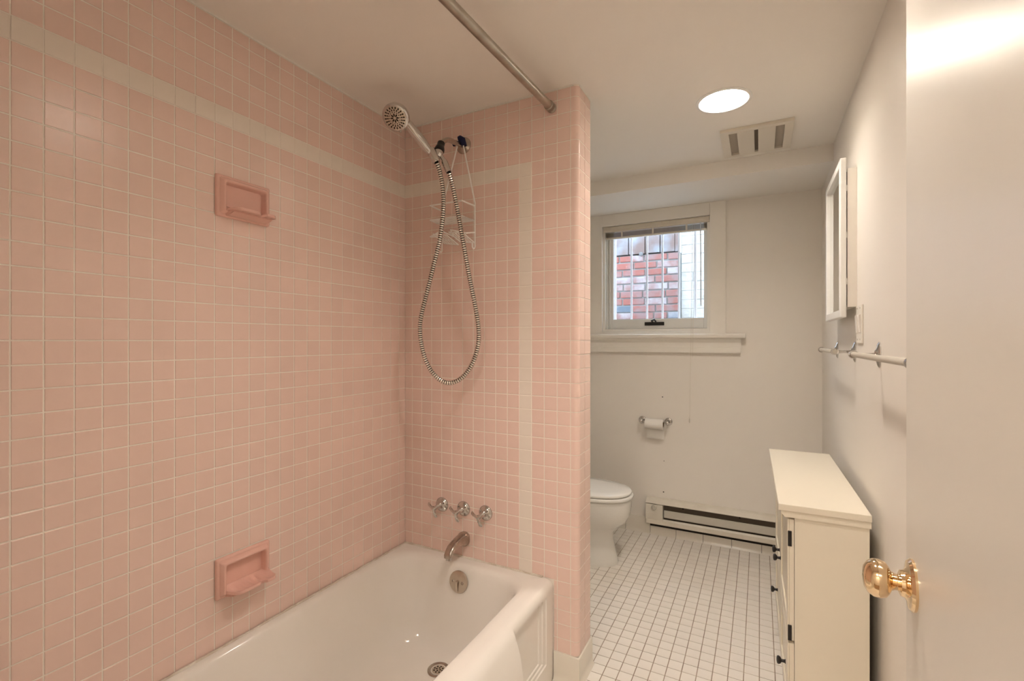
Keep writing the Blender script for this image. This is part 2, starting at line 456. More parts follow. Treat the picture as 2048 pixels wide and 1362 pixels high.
for z, xo in ((.367, .7490), (.376, .7450), (.383, .7375), (.387, .727)): L.append(tub_loop(.0035, xo, TY0, TY1, .002, z, True))
L.append(tub_loop(.0035, .714, TY0, TY1, .004, RIM)); L.append(tub_loop(.010, .692, -1.47, -.034, .06, RIM+.0006))
for ins, z, r in ((0, RIM, .07), (.008, RIM-.002, .085), (.016, RIM-.008, .09), (.022, RIM-.018, .095), (.027, RIM-.035, .10)):
    L.append(tub_loop(.022+ins*.9, .672-ins*.7, -1.45+ins, -.045-ins, r+.025, z))
for t in (.15, .3, .45, .6, .75, .86):
    L.append(tub_loop(.046+t*.075, .653-t*.045, -1.423+t*.18, -.072-t*.055, .125+t*.03, RIM-.035-t*.27))
for q, z in ((.95, .100), (1.08, .083), (1.28, .068), (1.55, .058), (1.9, .052)):
    L.append(tub_loop(.046+q*.080, .653-q*.052, -1.423+q*.185, -.072-q*.060, .15, z))
L.append(tub_loop(.30, .42, -.85, -.30, .05, .0485))
loft(b, L, False, True)
obj('basin', b, 'enamel', tub, True, 28)
# caulk at the walls
b = BM(); random.seed(3)
tube(b, [(.0072, y, RIM+.001+random.uniform(-.001, .001)) for y in [-.003-i*.02 for i in range(76)]], [.0045+random.uniform(-.001, .0012) for _ in range(76)], 6)
tube(b, [(x, -.004, RIM+.001+random.uniform(-.001, .001)) for x in [.004+i*.02 for i in range(36)]], [.0045+random.uniform(-.001, .0012) for _ in range(36)], 6)
obj('caulk', b, 'caulk', tub, True)
# overflow plate on the sloping end wall of the basin
nrm = Vector((0, -1, .14)).normalized()
oc = on_y(918, 1163, -.083)
oc.y = -.0845
ov = obj('overflow_plate', lathe(BM(), [(.044, -.002), (.0445, .003), (.043, .006), (.034, .009), (.001, .0105)], oc, nrm, 32), 'nickel', tub, True)
d_, a_, b_ = frame_of(nrm)
for s in (-1, 1):
    c = oc+Vector((s*.023, 0, 0))+nrm*.0085
    obj('screw', lathe(BM(), [(.0065, -.002), (.0065, .0015), (.005, .0026), (.0022, .0026), (.002, .001)], c, nrm, 14), 'chrome_worn', ov, True)
b = BM(); tube(b, [oc+nrm*.006+Vector((0, 0, .006)), oc+nrm*.016+Vector((0, 0, .002)), oc+nrm*.019+Vector((0, 0, -.012)), oc+nrm*.014+Vector((0, 0, -.036))], [.005, .0055, .0052, .005], 8)
obj('trip_lever', b, 'nickel', ov, True)
# drain
dc = Vector((.363, -.232, .0505))
dr = obj('drain', lathe(BM(), [(.043, -.002), (.043, .002), (.039, .0035), (.030, .001), (.029, -.006)], dc, Z_, 32, True, True), 'chrome_worn', tub, True)
b = BM(); lathe(b, [(.0255, -.004), (.0255, .0015), (.001, .0022)], dc, Z_, 24); st = obj('strainer', b, 'nickel', dr, True)
b = BM()
for i in range(8): lathe(b, [(.0032, .001), (.0032, .0026)], dc+Vector((.0170*cos(i*pi/4), .0170*sin(i*pi/4), 0)), Z_, 8)
for i in range(4): lathe(b, [(.0032, .001), (.0032, .0028)], dc+Vector((.0078*cos(i*pi/2), .0078*sin(i*pi/2), 0)), Z_, 8)
obj('strainer_holes', b, 'dark_gap', dr)

# ------------------------------------------------------------------ faucet handles, spout
def handle(x, z, rot, label):
    c = Vector((x, -TT, z)); t = thing('faucet_handle', label, 'faucet handle', c, 'three tub faucet handles')
    obj('escutcheon', lathe(BM(), [(.0325, 0), (.0325, .003), (.030, .008), (.020, .014), (.014, .016), (.0125, .019)], c, -Y_, 28), 'chrome', t, True)
    obj('stem', lathe(BM(), [(.0115, .012), (.011, .03), (.0095, .036), (.010, .056), (.0115, .062)], c, -Y_, 16), 'chrome', t, True)
    h = c+Vector((0, -.064, 0))
    for k in range(3):
        a = rot+k*2*pi/3; d = Vector((cos(a), 0, sin(a))); s = Vector((-sin(a), 0, cos(a)))
        b = BM(); loops = []
        for q, wd, th, fwd in ((.0, .008, .008, 0), (.013, .0055, .007, .001), (.024, .0068, .006, .004), (.036, .0085, .0042, .009), (.040, .0065, .003, .011)):
            ce = h+d*q+Vector((0, fwd, 0)); loops.append([ce+s*wd*cos(j*pi/4)+Y_*th*sin(j*pi/4) for j in range(8)])
        loft(b, loops); obj('lever', b, 'chrome', t, True)
    obj('cap', lathe(BM(), [(.009, -.004), (.0085, .003), (.006, .006), (.003, .0065), (.0025, .005)], h, -Y_, 16), 'chrome', t, True)
    return t
for u, v, rot, lb in ((885, 1008, 2.75, 'leftmost of the three chrome tub faucet handles'), (928, 1016, 2.75, 'middle of the three chrome tub faucet handles'), (972, 1025, 2.85, 'rightmost of the three chrome tub faucet handles')):
    q = on_y(u, v, 0); handle(q.x, .600, rot, lb)
sp = Vector((.334, -TT, .472)); t = thing('tub_spout', 'worn chrome tub spout below the three faucet handles', 'tub spout', sp)
b = BM(); loops = []
for y, w2, zt, zb in ((0, .026, .029, -.029), (-.016, .0265, .030, -.029), (-.020, .024, .028, -.025), (-.05, .0215, .0235, -.013), (-.08, .0195, .017, -.010), (-.105, .0185, .008, -.014), (-.122, .0175, -.004, -.032), (-.131, .0165, -.018, -.036), (-.133, .015, -.034, -.037)):
    cz, hz = (zt+zb)/2, (zt-zb)/2
    loops.append([(sp.x+w2*math.copysign(abs(cos(a))**.7, cos(a)), sp.y+y, sp.z+cz+hz*math.copysign(abs(sin(a))**.7, sin(a))) for a in [2*pi*i/20 for i in range(20)]])
loft(b, loops); obj('spout_body', b, 'chrome_worn', t, True, 50)
obj('outlet', lathe(BM(), [(.0115, 0), (.012, .012), (.0105, .0125), (.010, .004)], sp+Vector((0, -.119, -.0345)), (0, -.1, -1), 16), 'chrome', t, True)

# ------------------------------------------------------------------ soap dishes
def soap_dish(y0, y1, z0, z1, label):
    t = thing('soap_dish', label, 'soap dish', (.0, (y0+y1)/2, z0), 'pink ceramic soap dishes')
    def rect(ins, x, r):
        pts = []; a, c, d, e = y0+ins, y1-ins, z0+ins*1.0, z1-ins
        for cy, cz, s in ((c-r, e-r, 0), (a+r, e-r, 1), (a+r, d+r, 2), (c-r, d+r, 3)):
            for i in range(5): an = s*pi/2+i*pi/8; pts.append((x, cy+r*cos(an), cz+r*sin(an)))
        return pts
    b = BM(); loft(b, [rect(0, .0022, .005), rect(.001, .010, .005), rect(.004, .0125, .005), rect(.009, .0125, .005), rect(.0145, .025, .006), rect(.018, .027, .006), rect(.0215, .026, .006), rect(.0235, .021, .007), rect(.027, .0045, .009)], True, True)
    f = obj('frame', b, 'pink_ceramic', t, True, 50)
    n = 30; m = 9; a, c = y0+.0215, y1-.012; zb = z0+.031
    b = BM(); V = []
    for i in range(n+1):
        s = i/n
        fr = .066*(1-.6*(1-min(1, s/.16))**2)*(1-.25*max(0, (s-.86)/.14)**2)-.016*math.exp(-((s-.66)/.05)**2)
        if s > .72: fr += .004
        row = []
        for j in range(m+1):
            q = j/m
            zz = zb-.013*q-.003*sin(q*pi)+.004*q**4-.005*math.exp(-((s-.66)/.05)**2)*q*q-.001*cos(s*38)*(1 if .2 < q < .8 else 0)
            side = .016*max(0, 1-s/.08)**2*(1-q)+.050*max(0, 1-(1-s)/.12)**2*(1-q)**1.5
            row.append(b.verts.new((.004+q*fr, a+(c-a)*s, zz+side*.5)))
        V.append(row)
    for i in range(n):
        for j in range(m): b.faces.new((V[i][j], V[i+1][j], V[i+1][j+1], V[i][j+1]))
    o = obj('tray', b, 'pink_ceramic', t, True, 80)
    md = o.modifiers.new('thick', 'SOLIDIFY'); md.thickness = .0085; md.offset = -1 if False else 0
    md2 = o.modifiers.new('round', 'BEVEL'); md2.width = .0025; md2.segments = 2
    # solid skirt joining tray and plate below
    b = BM(); prism(b, [(.004, z0+.004), (.014, z0+.004), (.036, z0+.007), (.053, z0+.0135), (.050, z0+.018), (.004, z0+.027)], 'y', a+.006, c-.006)
    bmesh.ops.bevel(b, geom=list(b.edges), offset=.002, segments=2, affect='EDGES'); obj('tray_support', b, 'pink_ceramic', t, True, 50)
soap_dish(-.876, -.699, 1.713, 1.842, 'upper pink ceramic soap dish set high in the tiled wall')
soap_dish(-.876, -.699, .539, .664, 'lower pink ceramic soap dish set just above the bathtub')

# ------------------------------------------------------------------ shower curtain rod
t = thing('curtain_rod', 'dull steel shower curtain rod below the ceiling over the tub edge', 'curtain rod', (.745, -.0025, 2.25))
ra = on_y(1104, 217, -.0025); ra = Vector((ra.x, -.003, ra.z)); rb = on_x(893, 0, .752); dv = (rb-ra).normalized(); rend = ra+dv*((-1.526-ra.y)/dv.y)
obj('rod', tube(BM(), [ra+dv*.03, ra+dv*.8], .0150, 20), 'steel_dull', t, True)
obj('outer_rod', tube(BM(), [ra+dv*.79, rend-dv*.03], .0163, 20), 'steel_dull', t, True)
for c, s in ((ra, 1), (rend, -1)):
    obj('end_cap', lathe(BM(), [(.0185, 0), (.0195, .004), (.0170, .008), (.0188, .011), (.0172, .015), (.0188, .019), (.019, .036), (.0160, .039)], c, dv*s, 20), 'steel_dull', t, True)

# ------------------------------------------------------------------ shower arm, hand shower, hose
FC = Vector((.329, -TT, 2.180))
t = thing('shower_fixture', 'chrome shower pipe and wall flange with black swivel bracket', 'shower fixture', FC)
obj('flange', lathe(BM(), [(.036, 0), (.0355, .003), (.030, .008), (.018, .013), (.012, .016)], FC, -Y_, 32), 'chrome_worn', t, True)
pth = smooth_path([FC+Vector((0, -.005, 0)), on_x(912, 286, .329), on_x(897, 280, .329), on_x(887, 283, .329), on_x(881, 291, .329)], 6)
obj('pipe', tube(BM(), pth, .0105, 14), 'chrome_worn', t, True)
c0 = on_x(882, 288, .329); c1 = on_x(878, 303, .329); ax = (c1-c0).normalized()
obj('swivel_nut', lathe(BM(), [(.0145, -.006), (.0155, .0), (.0150, .012), (.0175, .016), (.021, .03), (.0205, .037), (.012, .039)], c0, ax, 20), 'black_plastic', t, True)
c2 = c0+ax*.05
obj('swivel_ball', lathe(BM(), [(.010, -.018), (.0175, -.013), (.0195, -.004), (.018, .006), (.012, .016), (.004, .019)], c2, ax, 20), 'chrome', t, True)
DB = 1.885
ha, hb = at(862, 300, DB), at(874, 325, DB); hd = (hb-ha).normalized()
b = BM(); tube(b, [ha-hd*.004, ha, hb-hd*.012, hb], [.0145, .0165, .0165, .0145], 18); tube(b, [(ha+hb)/2, c2], [.010, .010], 12)
obj('holder', b, 'chrome', t, True)
ea, eb = at(883, 314, DB+.012), at(888, 322, DB+.012)
b = BM(); tube(b, [c2, ea, eb], [.009, .0085, .0085], 12); obj('hose_outlet', b, 'chrome', t, True)

t = thing('hand_shower', 'chrome hand shower with round spray face held in the bracket', 'shower head', ha)
fwd = Vector((-sin(YAW), cos(YAW), 0)); rgt = Vector((cos(YAW), sin(YAW), 0))
hn = (-fwd*.76-Z_*.62-rgt*.14).normalized()
hc = at(790, 236, 1.80)
obj('head', lathe(BM(), [(.004, -.050), (.025, -.048), (.041, -.040), (.0495, -.027), (.052, -.013), (.0515, -.004), (.047, .0), (.0425, .001)], hc, hn, 36), 'chrome', t, True)
obj('spray_face', lathe(BM(), [(.0425, -.004), (.0425, .0005), (.040, .002), (.001, .003)], hc, hn, 36), 'nickel', t, True)
d_, a_, b_ = frame_of(hn); b = BM()
for rad, n_, lr, lt in ((.0362, 20, .0046, .0027), (.0278, 18, .0040, .0024), (.0205, 14, .0020, .0019), (.0110, 8, .0062, .0030)):
    for i in range(n_):
        an = 2*pi*(i+(.5 if rad in (.0255,) else 0))/n_; e = a_*cos(an)+b_*sin(an); f = -a_*sin(an)+b_*cos(an)
        c = hc+e*rad+hn*(.003-.001*(rad/.034)); ring = [c+e*lr*cos(k*pi/4)+f*lt*sin(k*pi/4) for k in range(8)]
        loft(b, [ring, [q+hn*.0006 for q in ring]])
obj('nozzles', b, 'dark_gap', t)
hp = smooth_path([hc-hn*.022+rgt*.030-Z_*.012, at(815, 247, 1.83), at(829, 265, 1.85), at(845, 285, 1.868), at(858, 302, 1.882), ha+hd*.004], 5)
nh = len(hp); obj('grip', tube(BM(), hp, [.0135+.0055*max(0, sin(pi*min(1, i/(nh-1)*1.05))) for i in range(nh)], 18), 'chrome', t, True)
obj('selector_tab', lathe(BM(), [(.003, 0), (.003, .009), (.001, .011)], hc-Z_*.047+rgt*.020+hn*-.004, (0, 0, -1), 8), 'chrome', t, True)

t = thing('shower_hose', 'ribbed metal shower hose hanging in a long loop', 'shower hose', hb)
hpx = [(874, 327), (880, 345), (885, 372), (887, 405), (885, 440), (879, 482), (867, 532), (854, 585), (844, 625), (840, 655), (843, 690), (854, 727), (873, 754), (897, 766), (922, 757), (943, 731), (956, 692), (957, 655), (950, 610), (940, 560), (931, 510), (923, 465), (914, 415), (906, 375), (898, 345)]
hp3 = [at(u, v, DB+.004+.05*sin(pi*i/(len(hpx)-1))) for i, (u, v) in enumerate(hpx)]
hp3 = smooth_path(hp3, 14)
# resample evenly
acc = [0]
for q0, q1 in zip(hp3, hp3[1:]): acc.append(acc[-1]+(q1-q0).length)
def along(s):
    import bisect
    i = max(0, min(len(hp3)-2, bisect.bisect_right(acc, s)-1)); return hp3[i].lerp(hp3[i+1], (s-acc[i])/max(1e-9, acc[i+1]-acc[i]))
pitch = .0090; NP = int(acc[-1]/pitch); pts, rs = [], []
for i in range(NP):
    for q, r_ in ((0, .0082), (.2, .0105), (.62, .0105), (.82, .0082)): pts.append(along((i+q)*pitch)); rs.append(r_)
obj('hose', tube(BM(), pts, rs, 10), 'hose_metal', t, True, 50)
obj('core', tube(BM(), [along(acc[-1]*i/160) for i in range(161)], .0089, 8), 'black_plastic', t, True)
obj('connector', tube(BM(), [eb, eb.lerp(hp3[-1], .15), hp3[-1]], [.0115, .0130, .0120], 16), 'chrome', t, True)

# ------------------------------------------------------------------ wire caddy hung on the arm
cz = on_y(948, 441, -.03).z
t = thing('shower_caddy', 'white wire shower caddy hanging from the shower arm', 'shower caddy', (.316, -.03, 1.72))
lx, rx, yb_, yf = .232, .402, -.028, -.118
WR = .0032
apx = Vector((.329, -.034, 2.196))
def wire(b, pts, r=WR, sm=0): tube(b, smooth_path(pts, sm) if sm else pts, r, 6)
b = BM()
for x in (lx, rx):
    wire(b, [(apx.x+(-.016 if x == lx else .016), -.030, 2.168), (x, yb_, 1.915), (x, yb_, 1.73), (x, yb_-.004, 1.722), (x, yb_-.012, 1.718), (x, yb_-.020, 1.724), (x, yb_-.022, 1.742)])
wire(b, [(apx.x-.016, -.030, 2.168), (apx.x-.012, -.032, 2.192), (apx.x, -.033, 2.198), (apx.x+.012, -.032, 2.192), (apx.x+.016, -.030, 2.168)])
obj('hanger_frame', b, 'white_wire', t, True)
b = BM(); wire(b, [(lx, yb_, 1.902), (lx+.004, yf, 1.902), (rx-.006, yf, 1.902), (rx, yb_, 1.902)]); obj('guard_rail', b, 'white_wire', t, True)
sh = obj('shelf', (lambda b: (wire(b, [(lx, yb_, cz), (lx+.004, yf, cz), (rx-.006, yf, cz), (rx, yb_, cz), (lx, yb_, cz)]), b)[1])(BM()), 'white_wire', t, True)
for i in range(5):
    y = yb_+(yf-yb_)*(i+1)/6; obj('shelf_wire', (lambda b: (wire(b, [(lx+.002, y, cz), (rx-.003, y, cz)], .0022), b)[1])(BM()), 'white_wire', sh, True)
# two small sloping trays below
zt = 1.79
b = BM(); wire(b, [(lx, yb_, zt), (lx+.005, yf, zt-.02), (lx+.06, yf, zt+.0), (lx+.10, yf+.04, zt-.022), (rx-.07, yf+.01, zt+.002), (rx-.012, yf+.04, zt-.012), (rx, yb_, zt)])
obj('tray_rail', b, 'white_wire', t, True)
for x0, x1 in ((lx+.004, lx+.075), (rx-.085, rx-.012)):
    b = BM()
    q = lambda s, r_: Vector((x0+(x1-x0)*s+.01*r_, yf+.02+.07*r_, zt-.004-.028*r_-.012*s))
    wire(b, [q(0, 0), q(1, 0), q(1, 1), q(0, 1), q(0, 0)])
    for k in range(1, 5): wire(b, [q(k/5, 0), q(k/5, 1)], .0021)
    wire(b, [q(0, .5), q(1, .5)], .0021)
    obj('small_tray', b, 'white_wire', t, True)
b = BM(); tube(b, [(apx.x+.020, -.030, 2.168), (apx.x+.012, -.032, 2.192), (apx.x, -.033, 2.199), (apx.x-.006, -.034, 2.198)], [.011, .0140, .0140, .011], 12); obj('foam_grip', b, 'navy_foam', t, True)
b = BM(); tube(b, [(apx.x-.014, -.045, 2.172), (apx.x-.020, -.045, 2.176), (apx.x-.026, -.045, 2.178)], [.007, .0110, .007], 12); obj('foam_grip', b, 'navy_foam', t, True)

# ------------------------------------------------------------------ recessed ceiling lights
def can_light(x, y, label, bulb='bulb'):
    t = thing('ceiling_light', label, 'ceiling light', (x, y, CEIL), 'recessed ceiling lights')
    c = Vector((x, y, CEIL))
    obj('trim_ring', lathe(BM(), [(.107, 0), (.107, -.002), (.104, -.004), (.095, -.005), (.0915, -.002), (.0915, .006), (.0935, .006), (.0938, 0)], c, Z_, 48, False, False), 'can_white', t, True)
    obj('reflector', lathe(BM(), [(.0915, .001), (.089, .03), (.080, .07)], c, Z_, 48, False, False), 'can_white', t, True)
    obj('bulb', lathe(BM(), [(.080, .069), (.078, .0692), (.001, .0695)], c, Z_, 48, False, True), bulb, t)
    obj('housing', lathe(BM(), [(.100, .001), (.100, .10), (.001, .1005)], c, Z_, 32, False, True), 'can_white', t)
can_light(*CANS[0], 'lit round recessed ceiling light beside the vent grille')
can_light(*CANS[1], 'lit round recessed ceiling light over the room near the doorway')
hl = thing('hall_fill_light', 'round hallway fill lamp added for soft light through the door', 'ceiling light', (1.1, hy-.75, 2.4))  # unseen lamp, added for soft frontal light through the doorway
obj('shade', lathe(BM(), [(.17, 0), (.165, -.04), (.12, -.075), (.001, -.085)], hl.location, Z_, 32, True, True), 'hall_fill_bulb', hl, True)

# ------------------------------------------------------------------ exhaust vent
vx0, vx1, vy0, vy1 = 1.304, 1.609, .705, 1.050
t = thing('exhaust_vent', 'square cream ceiling vent grille with two flat louvre panels', 'vent', ((vx0+vx1)/2, (vy0+vy1)/2, CEIL))
b = BM(); zt, zb = CEIL-.0005, CEIL-.014; fw, fy = .036, .030
for q in ((vx0, vx0+fw, vy0, vy1), (vx1-fw, vx1, vy0, vy1), (vx0+fw, vx1-fw, vy0, vy0+fy), (vx0+fw, vx1-fw, vy1-.028, vy1)): box(b, q[0], q[1], q[2], q[3], zb, zt)
obj('frame', b, 'vent_plastic', t)
b = BM(); box(b, vx0+fw, vx1-fw, vy0+fy, vy1-.028, CEIL-.003, CEIL-.001); obj('backing', b, 'vent_inner', t)
b = BM(); box(b, (vx0+vx1)/2-.012, (vx0+vx1)/2+.012, vy0+fy, vy1-.028, CEIL-.0045, CEIL-.0035); obj('dark_slot', b, 'heater_dark', t)
w_ = (vx1-vx0-2*fw)
for x0, x1 in ((vx0+fw+.036, (vx0+vx1)/2-.008), ((vx0+vx1)/2+.008, vx1-fw-.036)):
    b = BM(); box(b, x0, x1, vy0+fy-.004, vy1-.026, zb-.001, zb+.004, .001); obj('louvre', b, 'vent_plastic', t)

# ------------------------------------------------------------------ window
b = BM(); YC = YB-.018
box(b, WX0-.10, WX0, YC, YB, WZ0-.02, SOFF, .002); box(b, WX1, 1.2785, YC, YB, WZ0-.02, SOFF, .002); box(b, WX0, WX1, YC, YB, WZ1, SOFF, .002); box(b, WX0, WX1, YC, YB, WZ0-.018, WZ0, .001)
struct('trim_2', b, 'trim_paint', 'flat cream casing round the window up to the soffit', 'trim')
b = BM(); prism(b, [(YB, 1.3765), (YB-.050, 1.3765), (YB-.056, 1.3715), (YB-.058, 1.362), (YB-.054, 1.350), (YB-.046, 1.345), (YB, 1.345)], 'x', .30, 1.393)
st = struct('trim_3', b, 'trim_paint', 'moulded cream window sill with apron moulding', 'trim', smooth=True)
b = BM(); prism(b, [(YB, 1.3455), (YB-.040, 1.3455), (YB-.040, 1.338), (YB-.034, 1.330), (YB-.022, 1.318), (YB-.020, 1.300), (YB-.020, 1.289), (YB-.024, 1.287), (YB-.024, 1.251), (YB, 1.251)], 'x', .30, 1.365)
obj('apron', b, 'trim_paint', st, True, 25)
win = tag(obj('window_1', (lambda b: ([box(b, *q) for q in ((WX0+.001, WX0+.018, YB+.001, YB+.149, WZ0+.001, WZ1-.001), (WX1-.018, WX1-.001, YB+.001, YB+.149, WZ0+.001, WZ1-.001), (WX0+.018, WX1-.018, YB+.001, YB+.149, WZ0+.001, WZ0+.018), (WX0+.018, WX1-.018, YB+.001, YB+.149, WZ1-.018, WZ1-.001))], b)[1])(BM()), 'trim_paint'), 'small white awning window behind a raised blind', 'window', kind='structure')
SY = YB+.036
sx0, sx1, sz0, sz1 = WX0+.019, WX1-.019, WZ0+.019, WZ1-.019
gx0, gx1, gz0, gz1 = on_y(1228, 560, SY+.014).x, on_y(1408, 560, SY+.014).x, 1.4835, 2.112
b = BM()
for q in ((sx0, gx0, sz0, sz1), (gx1, sx1, sz0, sz1), (gx0, gx1, sz0, gz0), (gx0, gx1, gz1, sz1)): box(b, q[0], q[1], SY, SY+.034, q[2], q[3], .003)
box(b, sx0, sx0+.012, SY-.012, SY, sz0, sz1, .002); box(b, sx0+.02, sx0+.028, SY-.008, SY, sz0, sz1, .002)
obj('sash', b, 'window_vinyl', win)
b = BM(); box(b, gx0-.004, gx1+.004, SY+.016, SY+.020, gz0-.004, gz1+.004); obj('pane', b, 'glass', win)
lk = on_y(1309, 647, SY)
b = BM(); box(b, lk.x-.066, lk.x+.066, SY-.008, SY-.0005, lk.z-.014, lk.z+.010, .002); lo = obj('latch', b, 'black_plastic', win)
b = BM(); tube(b, [(lk.x-.012, SY-.006, lk.z+.008), (lk.x-.016, SY-.022, lk.z+.020), (lk.x+.004, SY-.024, lk.z+.026), (lk.x+.012, SY-.014, lk.z+.012)], .006, 8); obj('latch_handle', b, 'black_plastic', lo, True)
# blind
bl = thing('window_blind', 'raised slatted blind with cream headrail across the window top', 'blind', (.81, YB+.01, 2.15))
b = BM(); box(b, WX0+.004, WX1-.004, YB-.004, YB+.032, 2.110, 2.149, .003); obj('headrail', b, 'blind_rail', bl)
b = BM(); box(b, WX0+.006, WX1-.006, YB-.0065, YB-.0045, 2.124, 2.132); obj('headrail_lip', b, 'blind_rail', bl)
for i in range(9):
    z = 2.104-i*.0034; b = BM(); prism(b, [(YB+.002, z), (YB+.014, z+.0016), (YB+.026, z), (YB+.026, z-.0012), (YB+.014, z+.0004), (YB+.002, z-.0012)], 'x', WX0+.022, WX1-.022); obj('slat', b, 'blind_slat', bl, True)
b = BM(); box(b, WX0+.022, WX1-.022, YB+.003, YB+.026, 2.062, 2.073, .002); obj('bottom_rail', b, 'blind_rail', bl)
for u in (1244, 1306, 1373):
    q = on_y(u, 455, YB+.002); b = BM(); box(b, q.x-.006, q.x+.006, YB-.001, YB+.0015, 2.064, 2.112); obj('ladder_tape', b, 'cord', bl)
q = on_y(1401, 520, YB); b = BM(); tube(b, [(q.x, YB-.002, 2.116), (q.x+.002, YB-.006, 1.95), (q.x+.003, YB-.007, on_y(1402, 612, YB).z)], .0032, 8); obj('tilt_wand', b, 'clear_wand', bl, True)
for k, (u, z1) in enumerate(((1385, .81), (1389, 1.22))):
    q = on_y(u, 500, YB-.01); b = BM(); tube(b, [(q.x, YB-.003, 2.112), (q.x-.002, YB-.040, 1.6), (q.x-.003, YB-.062, 1.38), (q.x-.012+k*.006, YB-.058, z1)], .0011, 6); c = obj('pull_cord', b, 'cord', bl, True)
    if k == 0: obj('tassel', lathe(BM(), [(.0015, .012), (.003, .004), (.0045, -.012), (.003, -.018)], (q.x-.012, YB-.058, z1), Z_, 10), 'cord', c, True)

# ------------------------------------------------------------------ outside the window
t = thing('window_grille', 'pale painted security bars outside the window', 'security bars', (.8, 1.87, 1.40))
for u in (1231, 1263, 1294, 1325, 1358, 1391):
    x = on_y(u, 560, 1.87).x; b = BM(); box(b, x-.0068, x+.0068, 1.863, 1.877, 1.36, 2.32, .001); obj('bar', b, 'bar_paint', t)
for z in (2.118, 1.40): b = BM(); box(b, .30, 1.25, 1.858, 1.863, z-.010, z+.010, .001); obj('cross_bar', b, 'bar_paint', t)
YW = 2.64
t = tag(obj('brick_wall', (lambda b: (box(b, -.9, .852, YW, YW+.1, .9, 2.112), b)[1])(BM()), 'mortar'), 'weathered red brick wall outside the window', 'brick wall')
random.seed(11); z = 2.107; r = 0; ch = .0655
while z > 1.30:
    x = .846; r += 1; first = True
    while x > -.5:
        wd = (random.uniform(.19, .215) if (not (first and r % 2)) else random.uniform(.09, .11))
        if random.random() < .12: wd *= .55
        first = False; x0 = x-wd; h = ch-.013+random.uniform(-.002, .002)
        b = BM(); box(b, x0+.006, x-.006, YW-.010-random.uniform(0, .006), YW+.005, z-h-random.uniform(0, .003), z)
        bmesh.ops.bevel(b, geom=[e for e in b.edges], offset=.004, segments=1, affect='EDGES')
        bmesh.ops.rotate(b, verts=b.verts, cent=(x0, YW, z), matrix=Matrix.Rotation(random.gauss(0, .008), 3, 'Y'))
        k = random.random(); obj('brick', b, 'brick_pale' if (k < .22 or (r in (4, 5) and k < .6)) else ('brick_grey' if k > .93 else 'brick'), t)
        x = x0
    z -= ch
t = thing('board_panel', 'weathered grey wooden boards above the brick wall outside', 'boards', (.2, YW, 2.114))
bx = [on_y(u, 490, YW-.02).x for u in (1180, 1212, 1257, 1290, 1320, 1350)]
for x0, x1 in zip(bx, bx[1:]):
    b = BM(); box(b, x0+.004, x1-.004, YW-.022+random.uniform(-.004, .004), YW+.01, 2.116+random.uniform(0, .008), 2.62, .003); obj('board', b, 'old_board', t)
b = BM(); box(b, bx[-1], .850, YW-.02, YW+.01, 2.116, 2.62, .002); obj('board', b, 'old_board', t)
b = BM(); box(b, bx[0], .848, YW+.011, YW+.02, 2.115, 2.60); obj('backing', b, 'dark_gap', t)
q = on_y(1282, 508, YW-.025); b = BM(); lathe(b, [(.019, 0), (.019, .004), (.012, .007), (.001, .007)], (q.x, YW-.022, q.z), -Y_, 20); obj('knot_plate', b, 'outside_grey', t, True)
t = tag(obj('painted_wall', (lambda b: (box(b, .856, 2.6, YW+.03, YW+.13, .9, 3.1), b)[1])(BM()), 'white_block'), 'rough white painted block wall outside at the window right', 'painted wall')
z = 3.05; r = 0
while z > 1.3:
    x = .858+(0 if r % 2 else -.1); r += 1
    while x < 1.9:
        wd = random.uniform(.19, .26); x0 = max(x, .858); b = BM(); box(b, x0, x+wd-.004, YW+.026-random.uniform(0, .004), YW+.035, z-.078, z-.001, .003, 1); obj('block', b, 'white_block', t); x += wd
    z -= .08
b = BM(); box(b, -1, 2.6, YB+.16, YW+.1, 1.2, 1.30); struct('floor_areaway', b, 'concrete', 'concrete bottom of the areaway outside the window', 'ground')

# ------------------------------------------------------------------ toilet
t = thing('toilet', 'white porcelain toilet with closed lid half hidden by the tiled partition', 'toilet', (.4, 1.065, 0))
def egg(cx, a0, a1, hw, z, n=40, e=2.3):
    pts = []
    for i in range(n):
        an = 2*pi*i/n; c, s = cos(an), sin(an); A = a1 if c > 0 else a0
        pts.append((cx+A*math.copysign(abs(c)**(2/e), c), 1.065+hw*math.copysign(abs(s)**(2/e), s), z))
    return pts
b = BM()
loft(b, [egg(.47, .27, .250, .118, .0), egg(.47, .27, .252, .120, .008), egg(.47, .27, .246, .114, .03), egg(.47, .26, .232, .102, .09), egg(.47, .25, .222, .096, .15), egg(.475, .24, .222, .100, .19), egg(.49, .23, .240, .118, .225),
         egg(.51, .22, .262, .140, .26), egg(.52, .21, .272, .157, .30), egg(.52, .21, .277, .166, .34), egg(.52, .21, .280, .170, .375), egg(.52, .21, .280, .170, .392), egg(.52, .20, .27, .16, .398)])
obj('bowl', b, 'porcelain', t, True, 60)
b = BM(); loft(b, [egg(.52, .215, .285, .176, .400), egg(.52, .22, .290, .180, .405), egg(.52, .22, .290, .180, .415), egg(.52, .215, .284, .175, .420)]); obj('seat', b, 'porcelain', t, True, 60)
b = BM(); loft(b, [egg(.515, .215, .280, .170, .4235), egg(.515, .218, .285, .174, .427), egg(.515, .218, .285, .174, .436), egg(.515, .212, .277, .168, .4415), egg(.515, .17, .22, .12, .445), egg(.515, .05, .06, .04, .446)]); obj('lid', b, 'porcelain', t, True, 60)
b = BM(); box(b, .022, .205, 1.065-.24, 1.065+.24, .40, .74, .02, 3); box(b, .05, .30, 1.065-.11, 1.065+.11, .30, .402, .02, 3); obj('tank', b, 'porcelain', t, True, 40)
